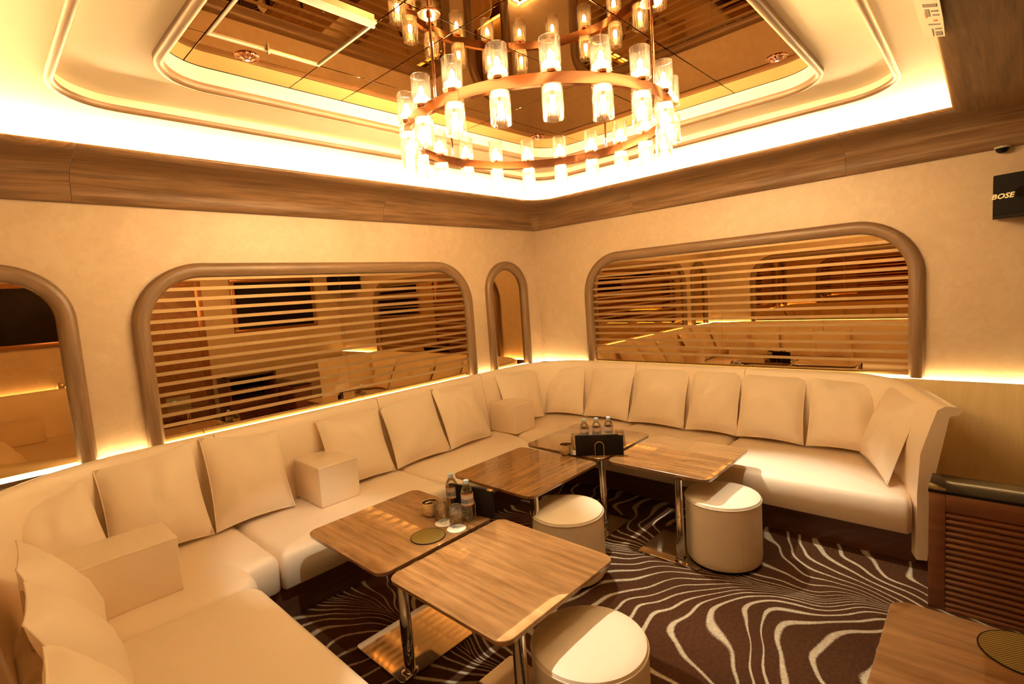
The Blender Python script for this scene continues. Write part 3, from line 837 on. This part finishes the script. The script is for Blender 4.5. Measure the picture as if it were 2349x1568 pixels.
dup(s0, (3.088, 1.205, 0), math.radians(-131), 'cream leather drum stool below the right table, with a seam down its side')

# ------------------------------------------------------------------ things on the tables
TZ = .5602
def make_bottle(label):
    root = thing('water_bottle', label, 'bottle', (0, 0, 0), 0, 'small water bottles')
    R = .033
    outer = [(0, .004), (.020, .0), (.028, .001), (.0325, .006), (R, .014), (R, .030), (.0318, .034), (R, .038), (R, .048), (.0318, .052), (R, .056), (R, .066), (.0318, .070), (R, .074),
             (R, .082), (.0326, .084), (.0326, .150), (R, .153), (.0325, .160), (.029, .172), (.022, .184), (.0155, .192), (.0132, .197), (.0132, .202)]
    inner = [(rr-.0012, z) for rr, z in reversed(outer[3:])]
    lathe('bottle_body', outer+inner[:-1]+[(.02, .006), (0, .007)], m_pet, root, 28)
    lathe('water', [(0, .0085), (.026, .0085), (.0308, .016), (.0308, .155), (.027, .170), (.0195, .184), (0, .184)], m_water, root, 24)
    lathe('neck_ring', [(.0135, .196), (.0172, .1965), (.0172, .1995), (.0135, .200)], m_pet, root, 24)
    lathe('cap', [(.0148, .2005), (.0152, .2005), (.0152, .2165), (.0135, .2185), (0, .2185)], m_cap, root, 30, flute=lambda a, i: 1+.02*math.sin(30*a))
    def band(nm, z0, z1, m, dr):
        return lathe(nm, [(R-.0002, z0), (R+dr, z0), (R+dr, z1), (R-.0002, z1)], m, root, 28)
    lb = band('label', .085, .150, m_label, .0004)
    for z0, z1, m in ((.0855, .0885, m_red), (.120, .1222, m_red), (.1455, .149, m_red), (.101, .118, m_blue)):
        q = band('label_stripe', z0, z1, m, .0007); q.parent = lb
    Vt, Ft = text_verts('CRYSTAL GEYSER', .0125, 0, .0003)
    for off in (0, PI):
        q = sheet_solid('label_lettering', Vt, Ft, lambda x, y, t: ((R+.0007+t)*math.cos(off+x/R), (R+.0007+t)*math.sin(off+x/R), .1095+y), .0004, m_label, lb)
    return root
m_water = thin_glass('drinking_water', (.97, .96, .93), .01, .02)
b0 = make_bottle('water bottle with pale blue cap, nearer the menu board on the left table')
b0.location = (1.725, 2.035, TZ); b0.rotation_euler.z = math.radians(215)
dup(b0, (1.745, 2.185, TZ), math.radians(200), 'water bottle with pale blue cap, standing behind the other on the left table')
dup(b0, (3.075, 2.215, TZ), math.radians(235), 'leftmost of the three water bottles behind the black menu board')
dup(b0, (3.140, 2.150, TZ), math.radians(215), 'middle one of the three water bottles behind the black menu board')
dup(b0, (3.205, 2.085, TZ), math.radians(215), 'rightmost of the three water bottles behind the black menu board')
def make_tumbler(label):
    root = thing('glass_tumbler', label, 'glass', (0, 0, 0), 0, 'upturned cut glass tumblers')
    fl_ = lambda a, i: 1+(.035*math.sin(14*a+i*.25) if 2 <= i <= 6 else 0)
    lathe('tumbler', [(.0375, .0), (.0385, .001), (.0382, .02), (.0370, .045), (.0355, .070), (.0340, .088), (.0335, .100), (.0315, .106), (.024, .1065), (.020, .1045), (0, .1040), (0, .094), (.026, .093), (.031, .085), (.033, .060), (.0352, .03), (.0363, .001), (.0375, .0)], m_glass, root, 84, 30, flute=fl_)
    return root
COZ = TZ+.0026
g0 = make_tumbler('upturned cut glass on the coaster next to the mosaic bowl')
g0.location = (1.640, 2.155, COZ)
dup(g0, (1.640, 2.035, COZ), .2, 'upturned cut glass on the coaster in front of the near water bottle')
dup(g0, (3.035, 2.270, TZ), .1, 'upturned glass left of the three bottles behind the menu board')
dup(g0, (3.265, 2.030, TZ), .3, 'upturned glass right of the three bottles behind the menu board')
def make_coaster(label, loc, rot):
    root = thing('paper_coaster', label, 'coaster', loc, rot, 'white paper coasters')
    lathe('card', [(0, 0), (.0495, 0), (.050, .0006), (.050, .0018), (.0492, .0024), (0, .0024)], m_white, root, 48)
    for k in (1.0, .84):
        tube('printed_oval', [(.013+.0175*k*math.cos(2*PI*i/32), .0095*k*math.sin(2*PI*i/32)+.010, .0024) for i in range(32)], .0004, m_ink, root, 4, True)
    pts = [(-.026+.0016*i+.0012*math.sin(i*2.6), -.021+.0035*math.sin(i*1.9)+.0018*math.sin(i*.7)+.0003*i, .0024) for i in range(30)]
    tube('printed_script', pts, .0006, m_ink, root, 4)
    tube('printed_script', [(-.006+.0013*i, .0085+.002*math.sin(i*2.2), .0024) for i in range(10)], .0004, m_ink, root, 4).location = (.012, .0025, 0)
    return root
make_coaster('white printed coaster under the upturned glass next to the mosaic bowl', (1.618, 2.112, TZ), math.radians(200))
make_coaster('white printed coaster overlapping nothing, nearest the woven round mat', (1.612, 2.006, TZ), math.radians(200))
make_coaster('white coaster half hidden behind the black menu board', (2.925, 2.205, TZ), math.radians(160))
def make_mat(label, loc, R):
    root = thing('round_mat', label, 'mat', loc, .3, 'round woven mats')
    lathe('weave', [(0, 0), (R-.003, 0), (R-.003, .0035), (0, .0038)], m_weave, root, 48)
    tube('bound_edge', [((R-.002)*math.cos(2*PI*i/48), (R-.002)*math.sin(2*PI*i/48), .0022) for i in range(48)], .0022, m_blackm, root, 6, True)
    return root
make_mat('round black and gold woven mat on the left table', (1.470, 2.062, TZ), .088)
make_mat('round dark woven mat on the table in the bottom right corner', (2.055, -.095, TZ), .112)
def make_bowl(label, loc):
    root = thing('mosaic_bowl', label, 'bowl', loc, 0, 'silver mosaic votive bowls')
    k = 1.0
    lathe('bowl', [(0, .002), (.030, 0), (.036, .004), (.045, .018), (.0485, .035), (.0475, .060), (.0445, .076), (.043, .0765), (.0418, .075), (.0445, .058), (.0455, .035), (.042, .02), (.033, .009), (0, .007)], m_silver, root, 48, 35)
    # glass rose floating inside
    for q in range(3):
        a0 = q*2.1; rr = .016+.008*q
        lathe('rose_petals', [(rr-.001, .045-.004*q), (rr+.004, .060-.003*q), (rr+.002, .070-.003*q), (rr-.001, .069-.003*q), (rr+.001, .058-.003*q), (rr-.003, .045-.004*q)], m_gold if q == 1 else m_chrome, root, 30, 50, flute=lambda a, i: 1+.14*math.sin(3*a+a0))
    lathe('rose_base', [(0, .008), (.03, .010), (.036, .03), (.03, .045), (0, .050)], m_chrome, root, 24)
    return root
make_bowl('silver mosaic bowl beside the upturned glasses on the left table', (1.640, 2.255, TZ))
make_bowl('silver mosaic bowl left of the black menu board on the middle table', (2.868, 2.238, TZ))
def make_menu(label, loc, rot, half, tall):
    root = thing('menu_stand', label, 'menu', loc, rot, 'black menu boards in wire stands')
    box('board', -half, half, -.009, .009, .004, tall, m_board, root, .002)
    box('board_corner', half-.030, half+.001, -.0095, .0095, tall-.006, tall+.001, m_gold, root, .001)
    for sy in (-.0125, .0125):
        pts = [(-.031, sy, .003)]+[(-.031, sy, .003+.07*k/3) for k in (1, 2, 3)]+[(-.031*math.cos(PI*k/10), sy, .073+.031*math.sin(PI*k/10)) for k in range(1, 10)]+[(.031, sy, .073-.07*k/3) for k in range(0, 4)]
        tube('wire_loop', pts, .0022, m_gold, root, 8)
    for sx in (-.031, .031): tube('wire_foot', [(sx, -.0125, .0025), (sx, 0, .0025), (sx, .0125, .0025)], .0022, m_gold, root, 8)
    return root
make_menu('black menu board seen nearly edge on, standing where the two left tables meet', (1.775, 2.06, TZ), math.radians(-77), .14, .16)
make_menu('black menu board facing the camera in a brass wire loop on the far tables', (2.965, 2.015, TZ), math.radians(-54.5), .168, .152)

# ------------------------------------------------------------------ chandelier
CC = Vector((2.128, 1.722, 0)); RR = .661; ZR = 2.565; ZM = 2.928
ch = thing('ring_chandelier', 'large round copper chandelier with fluted glass lamps hanging from the mirrored ceiling', 'chandelier', (CC.x, CC.y, ZR))
# ring band as a few joined bands
nseg = 128
for k0 in range(4):
    rows = []
    for k in range(nseg//4+1):
        a = 2*PI*(k0*nseg//4+k)/nseg+math.radians(-78)
        if k == 0: a += .0012
        if k == nseg//4: a -= .0012
        c, s = math.cos(a), math.sin(a); row = []
        for rr, z in ((RR-.012, -.0235), (RR-.013, -.0225), (RR-.013, .0225), (RR-.012, .0235), (RR+.012, .0235), (RR+.013, .0225), (RR+.013, -.0225), (RR+.012, -.0235)):
            row.append((rr*c, rr*s, z))
        rows.append(row)
    loft('ring_band', rows, m_copper, ch, 30, closed_rows=True, cap=True)
for a in (0, PI/2, PI, 3*PI/2):
    x, y = RR*math.cos(a), RR*math.sin(a)
    rd = tube('rod', [(x, y, .0235), (x, y, .18), (x, y, ZM-ZR-.004)], .0065, m_rod, ch, 14)
    cp = lathe('canopy', [(0, ZM-ZR-.02), (.012, ZM-ZR-.02), (.012, ZM-ZR-.006), (.046, ZM-ZR-.006), (.048, ZM-ZR-.003), (.048, ZM-ZR), (0, ZM-ZR)], m_copper, ch, 40, loc=(x, y, 0))
NF = 26
def shade_profile(h_):
    return [(.0405, 0), (.0412, .001), (.0412, h_*.25), (.0412, h_*.5), (.0412, h_*.75), (.0412, h_-.001), (.0405, h_), (.0385, h_), (.0380, h_-.002), (.0380, h_*.5), (.0380, .002), (.0385, 0), (.0405, 0)]
lamp_me = {}
def lamp(x, y, sgn, first):
    hgt = .128
    def z(v): return sgn*(v)
    base = .0235
    if sgn not in lamp_me:
        pr = [(rr, zz) for rr, zz in shade_profile(hgt)]
        sh = lathe('lamp_glass', [(rr, sgn*zz) for rr, zz in pr], m_shade, None, NF*4, 25, flute=lambda a, i: 1+.022*abs(math.sin(NF*a/2)) if i <= 6 else 1)
        so = lathe('socket', [(0, 0), (.021, 0), (.0225, sgn*.002), (.0225, sgn*.010), (.015, sgn*.012), (.0095, sgn*.022), (.0095, sgn*.040), (0, sgn*.040)], m_copper, None, 24)
        fr = lathe('frosted_collar', [(.0365, sgn*.004), (.0372, sgn*.005), (.0372, sgn*.031), (.0365, sgn*.032), (.0345, sgn*.032), (.0345, sgn*.004), (.0365, sgn*.004)], m_frost, None, 32)
        bu = lathe('bulb', [(0, sgn*.0385), (.0075, sgn*.040), (.0105, sgn*.050), (.0110, sgn*.062), (.0085, sgn*.075), (.004, sgn*.083), (0, sgn*.085)], m_bulb, None, 10)
        for q in (sh, so, fr, bu): C.objects.unlink(q)
        lamp_me[sgn] = (sh.data, so.data, fr.data, bu.data)
        for q in (sh, so, fr, bu): bpy.data.objects.remove(q)
    sh, so, fr, bu = lamp_me[sgn]
    nm = ('lamp_glass', 'socket', 'frosted_collar', 'bulb')
    o = bpy.data.objects.new(nm[0], sh); link(o, ch); o.location = (x, y, sgn*base); 
    for me, n_ in ((so, nm[1]), (fr, nm[2]), (bu, nm[3])):
        q = bpy.data.objects.new(n_, me); link(q, o)
for k in range(20):
    a = math.radians(9.0+18*k); x, y = RR*math.cos(a), RR*math.sin(a)
    lamp(x, y, 1, k == 0); lamp(x, y, -1, k == 0)

# ------------------------------------------------------------------ downlights
def downlight(label, x, y, aim=None, cone=50, watts=SPOT_WATTS):
    root = thing('downlight', label, 'light', (x, y, 2.928), 0, 'copper ceiling downlights')
    lathe('trim_ring', [(.040, 0), (.052, 0), (.0535, -.003), (.052, -.006), (.046, -.0065), (.040, -.004)], m_copper, root, 48)
    lathe('reflector', [(.041, -.004), (.030, -.011), (.016, -.017), (.010, -.018)], m_copper, root, 32, 5, flute=lambda a, i: 1+.05*math.cos(16*a))
    lathe('lamp_capsule', [(0, -.0185), (.006, -.0185), (.0098, -.0175), (.0098, -.010), (0, -.010)], m_spotbulb, root, 16)
    sp = bpy.data.lights.new('downlight_beam', 'SPOT'); sp.energy = watts; sp.color = SPOT; sp.spot_size = math.radians(cone); sp.spot_blend = .6; sp.shadow_soft_size = .03
    so = bpy.data.objects.new('downlight_beam', sp); C.objects.link(so); so.parent = root; so.location = (0, 0, -.024)
    if aim is not None:
        d = Vector((aim[0]-x, aim[1]-y, aim[2]-2.885)); so.rotation_euler = d.to_track_quat('-Z', 'Y').to_euler()
    return root
downlight('copper downlight in the ceiling mirror left of the chandelier, by the hatch', 1.04, 2.535, (1.50, 1.15, .4), 38)
downlight('copper downlight in the ceiling mirror at the right end, above the right sofa end', 3.195, .87, (3.40, .95, .4), 34, 70)
downlight('small looking copper downlight seen below the chandelier band near the far corner', 3.16, 2.55, (3.1, 1.25, .4), 40)
downlight('copper downlight above the camera, outside the photo but lighting it', 1.05, .90, (1.28, 2.72, .42), 24, 110)

# ------------------------------------------------------------------ right side fittings
spk = thing('wall_speaker', 'black loudspeaker high on the right wall, cut by the photo edge', 'speaker', (4.58, -.19, 2.0))
rows = []
for z in (0, .006, .10, .20, .224, .23):
    k = .004 if z in (0, .23) else 0
    row = []
    for t in range(9):
        yy = .185-.37*t/8; xx = -.40-.045*math.sin(PI*t/8)
        row.append((xx+k, yy*(1-.01*(k > 0)), z))
    row += [(-.012, -.185, z), (-.012, .185, z)]
    rows.append(row)
loft('speaker_body', rows, m_blackm, spk, 30, closed_rows=True, cap=True)
lathe('driver_port', [(0, .004), (.020, .004), (.026, .0), (.030, .004), (.030, .009), (0, .009)], m_black, spk, 32).matrix_local = Matrix.Translation((-.442, .065, .115)) @ Matrix.Rotation(-PI/2, 4, 'Y')
box('bracket', -.012, .018, -.05, .05, .06, .16, m_blackm, spk)
Vt, Ft = text_verts('BOSE', .040, .25, .0012)
lx = .0
def onspk(x, y, t):
    yy = .146-x; s = (.185-yy)/.37
    return (-.40-.045*math.sin(PI*max(0, min(1, s)))-.0006-t, yy, .106+y)
lt = sheet_solid('logo', Vt, Ft, onspk, .0012, m_logo, spk)
bar = [onspk(.035+.004*k, .0135, 0) for k in range(10)]
tube('logo_bar', bar, .0018, m_logo, spk, 6)
dome = thing('dome_camera', 'small dark dome camera under the cornice above the loudspeaker', 'camera', (4.555, -.045, 2.447))
lathe('mount_ring', [(0, 0), (.038, 0), (.040, -.004), (.038, -.012), (0, -.012)], m_grey, dome, 32)
lathe('dome', [(.033, -.012), (.032, -.022), (.026, -.033), (.014, -.041), (0, -.043)], m_black, dome, 32)
# folded card hung over the cornice lip
tg = thing('folded_card', 'grey printed card hanging over the cornice lip at the top right', 'card', (2.45, .17, 2.64))
def card(name, p, th, m):
    a, b, c, d = [Vector(v)-Vector((2.45, .17, 2.64)) for v in p]; nn = (b-a).cross(d-a).normalized()*th
    V = [a, b, c, d, a+nn, b+nn, c+nn, d+nn]
    return from_py(name, V, [(0,1,2,3), (4,5,6,7), (0,1,5,4), (1,2,6,5), (2,3,7,6), (3,0,4,7)], m, tg)
def bil(A, B, D, E_, u_, v_, d=0):
    A, B, D, E_ = Vector(A), Vector(B), Vector(D), Vector(E_)
    p = (A*(1-u_)+B*u_)*(1-v_)+(E_*(1-u_)+D*u_)*v_
    return p+Vector((-.3, -.3, -1)).normalized()*d
LQ = ((2.57, .209, 2.663), (2.49, .135, 2.612), (2.67, .138, 2.606), (2.77, .208, 2.655))
UQ = ((2.22, .209, 2.660), (2.16, .135, 2.612), (2.49, .135, 2.612), (2.57, .209, 2.663))
card('upper_leaf', UQ, .002, m_card)
card('lower_leaf', LQ, .002, m_card)
def mark(Q, a, b, c, d, m_): card('printed_mark', [bil(*Q, *q, .0026) for q in ((a, b), (c, b), (c, d), (a, d))], .0006, m_)
for a_, b_, c_, d_, m_ in ((.30, .55, .85, .64, m_ink), (.34, .70, .50, .92, m_ink), (.58, .74, .84, .78, m_ink), (.62, .86, .86, .90, m_ink), (.30, .80, .36, .96, m_red)): mark(UQ, a_, b_, c_, d_, m_)
for a_, b_, c_, d_, m_ in ((.35, .25, .85, .31, m_ink), (.45, .50, .50, .92, m_ink), (.60, .48, .88, .56, m_ink), (.60, .66, .88, .90, m_ink), (.60, .04, .75, .12, m_red)): mark(LQ, a_, b_, c_, d_, m_)

# louvred cabinet at the right edge
cab = thing('louvred_cabinet', 'dark walnut louvred cabinet with a black gloss top at the right edge', 'cabinet', (3.33, -.29, 0))
ox, oy = 3.33, -.29
cb = lambda n_, x0, x1, y0, y1, z0, z1, m, b=0: box(n_, x0-ox, x1-ox, y0-oy, y1-oy, z0, z1, m, cab, b)
cb('carcass', 3.235, 3.455, -.80, .213, .0, .612, m_dark, .002)
cb('stile', 3.200, 3.2345, .148, .214, .0, .612, m_dark, .002)
cb('stile', 3.200, 3.2345, -.80, -.735, .0, .612, m_dark, .002)
cb('top_rail', 3.200, 3.2345, -.7345, .1475, .523, .612, m_dark, .002)
cb('bottom_rail', 3.200, 3.2345, -.7345, .1475, .0, .022, m_dark, .002)
cb('gloss_top', 3.196, 3.460, -.80, .216, .613, .628, m_black, .002)
for k in range(16):
    z0 = .027+.031*k
    V = []
    for yy in (-.734, .147):
        V += [(3.204-ox, yy-oy, z0), (3.231-ox, yy-oy, z0+.022), (3.231-ox, yy-oy, z0+.029), (3.222-ox, yy-oy, z0+.029), (3.2015-ox, yy-oy, z0+.010)]
    from_py('louvre_slat', V, [(0,1,2,3,4), (5,6,7,8,9), (0,1,6,5), (1,2,7,6), (2,3,8,7), (3,4,9,8), (4,0,5,9)], m_dark, cab)
# counter along the near wall (seen in the left mirror)
ct = thing('glassware_counter', 'walnut counter with an open glassware niche, seen in the striped left mirror', 'counter', (2.95, -.62, 0))
ox2, oy2 = 2.95, -.62
c2 = lambda n_, x0, x1, y0, y1, z0, z1, m, b=0: box(n_, x0-ox2, x1-ox2, y0-oy2, y1-oy2, z0, z1, m, ct, b)
c2('counter_top', 2.50, 3.19, -.848, -.36, .80, .83, m_gloss, .002)
c2('side_panel', 2.50, 2.53, -.848, -.37, 0, .7995, m_dark)
c2('side_panel', 3.16, 3.19, -.848, -.37, 0, .7995, m_dark)
c2('back_panel', 2.5305, 3.1595, -.848, -.83, 0, .7995, m_black)
c2('shelf', 2.5305, 3.1595, -.8295, -.37, .43, .45, m_dark)
c2('door', 2.5305, 2.843, -.40, -.37, .03, .4295, m_dark, .002)
c2('door', 2.847, 3.1595, -.40, -.37, .03, .4295, m_dark, .002)
for dx in range(2):
    for k in range(10):
        c2('louvre_slat', 2.56+.316*dx, 2.815+.316*dx, -.3695, -.360, .06+.034*k, .082+.034*k, m_dark)
stem = thing('wine_glass', 'stemmed glass standing in the dark niche of the counter', 'glass', (2.6, -.5, .4505), 0, 'stemmed glasses in the counter niche')
lathe('glass', [(0, 0), (.030, 0), (.030, .002), (.006, .006), (.004, .012), (.004, .07), (.012, .08), (.030, .10), (.034, .13), (.029, .165), (.0275, .165), (.032, .13), (.028, .102), (.0, .083)], m_glass, stem, 20)
for k in range(1, 14):
    dup(stem, (2.6+.075*(k % 7), -.5-.10*(k//7), .4505), 0)
# TV screens on the near wall (seen in the mirrors)
def tv(label, x0, x1, z0, z1):
    root = thing('wall_television', label, 'television', ((x0+x1)/2, WY0, z0), 0, 'wall televisions')
    hx, hz = (x1-x0)/2, z1-z0; t = .055
    box('screen', -hx+t, hx-t, .03, .045, t, hz-t, m_screen, root)
    for a, b, c, d in ((-hx, hx, 0, t), (-hx, hx, hz-t, hz), (-hx, -hx+t, t, hz-t), (hx-t, hx, t, hz-t)):
        box('wood_surround', a, b, .001, .055, c, d, m_tvframe, root, .003)
    return root
tv('black television in a brown surround, reflected in the striped left mirror', 2.83, 4.15, 1.43, 2.27)
tv('black television reflected in the narrow mirror at the left edge', -.30, .86, 1.50, 2.28)
# tablet speaker on the near table, seen in the mirror
lp = thing('grey_tablet', 'grey tablet standing on the near table, seen only in the striped mirror', 'tablet', (1.83, -.22, TZ))
lp.rotation_euler.z = .05
box('casing', -.14, .14, -.012, .012, .0, .13, m_grey, lp, .004)
tube('indicator_arc', [(-.045+.022*math.cos(PI*k/10), .0125, .062+.022*math.sin(PI*k/10)) for k in range(11)], .004, m_teal, lp, 6)
# bowl on the near ledge
make_bowl('dark mosaic bowl on the near wall ledge, reflected in the narrow left mirror', (.74, WY0+.05, .9560))
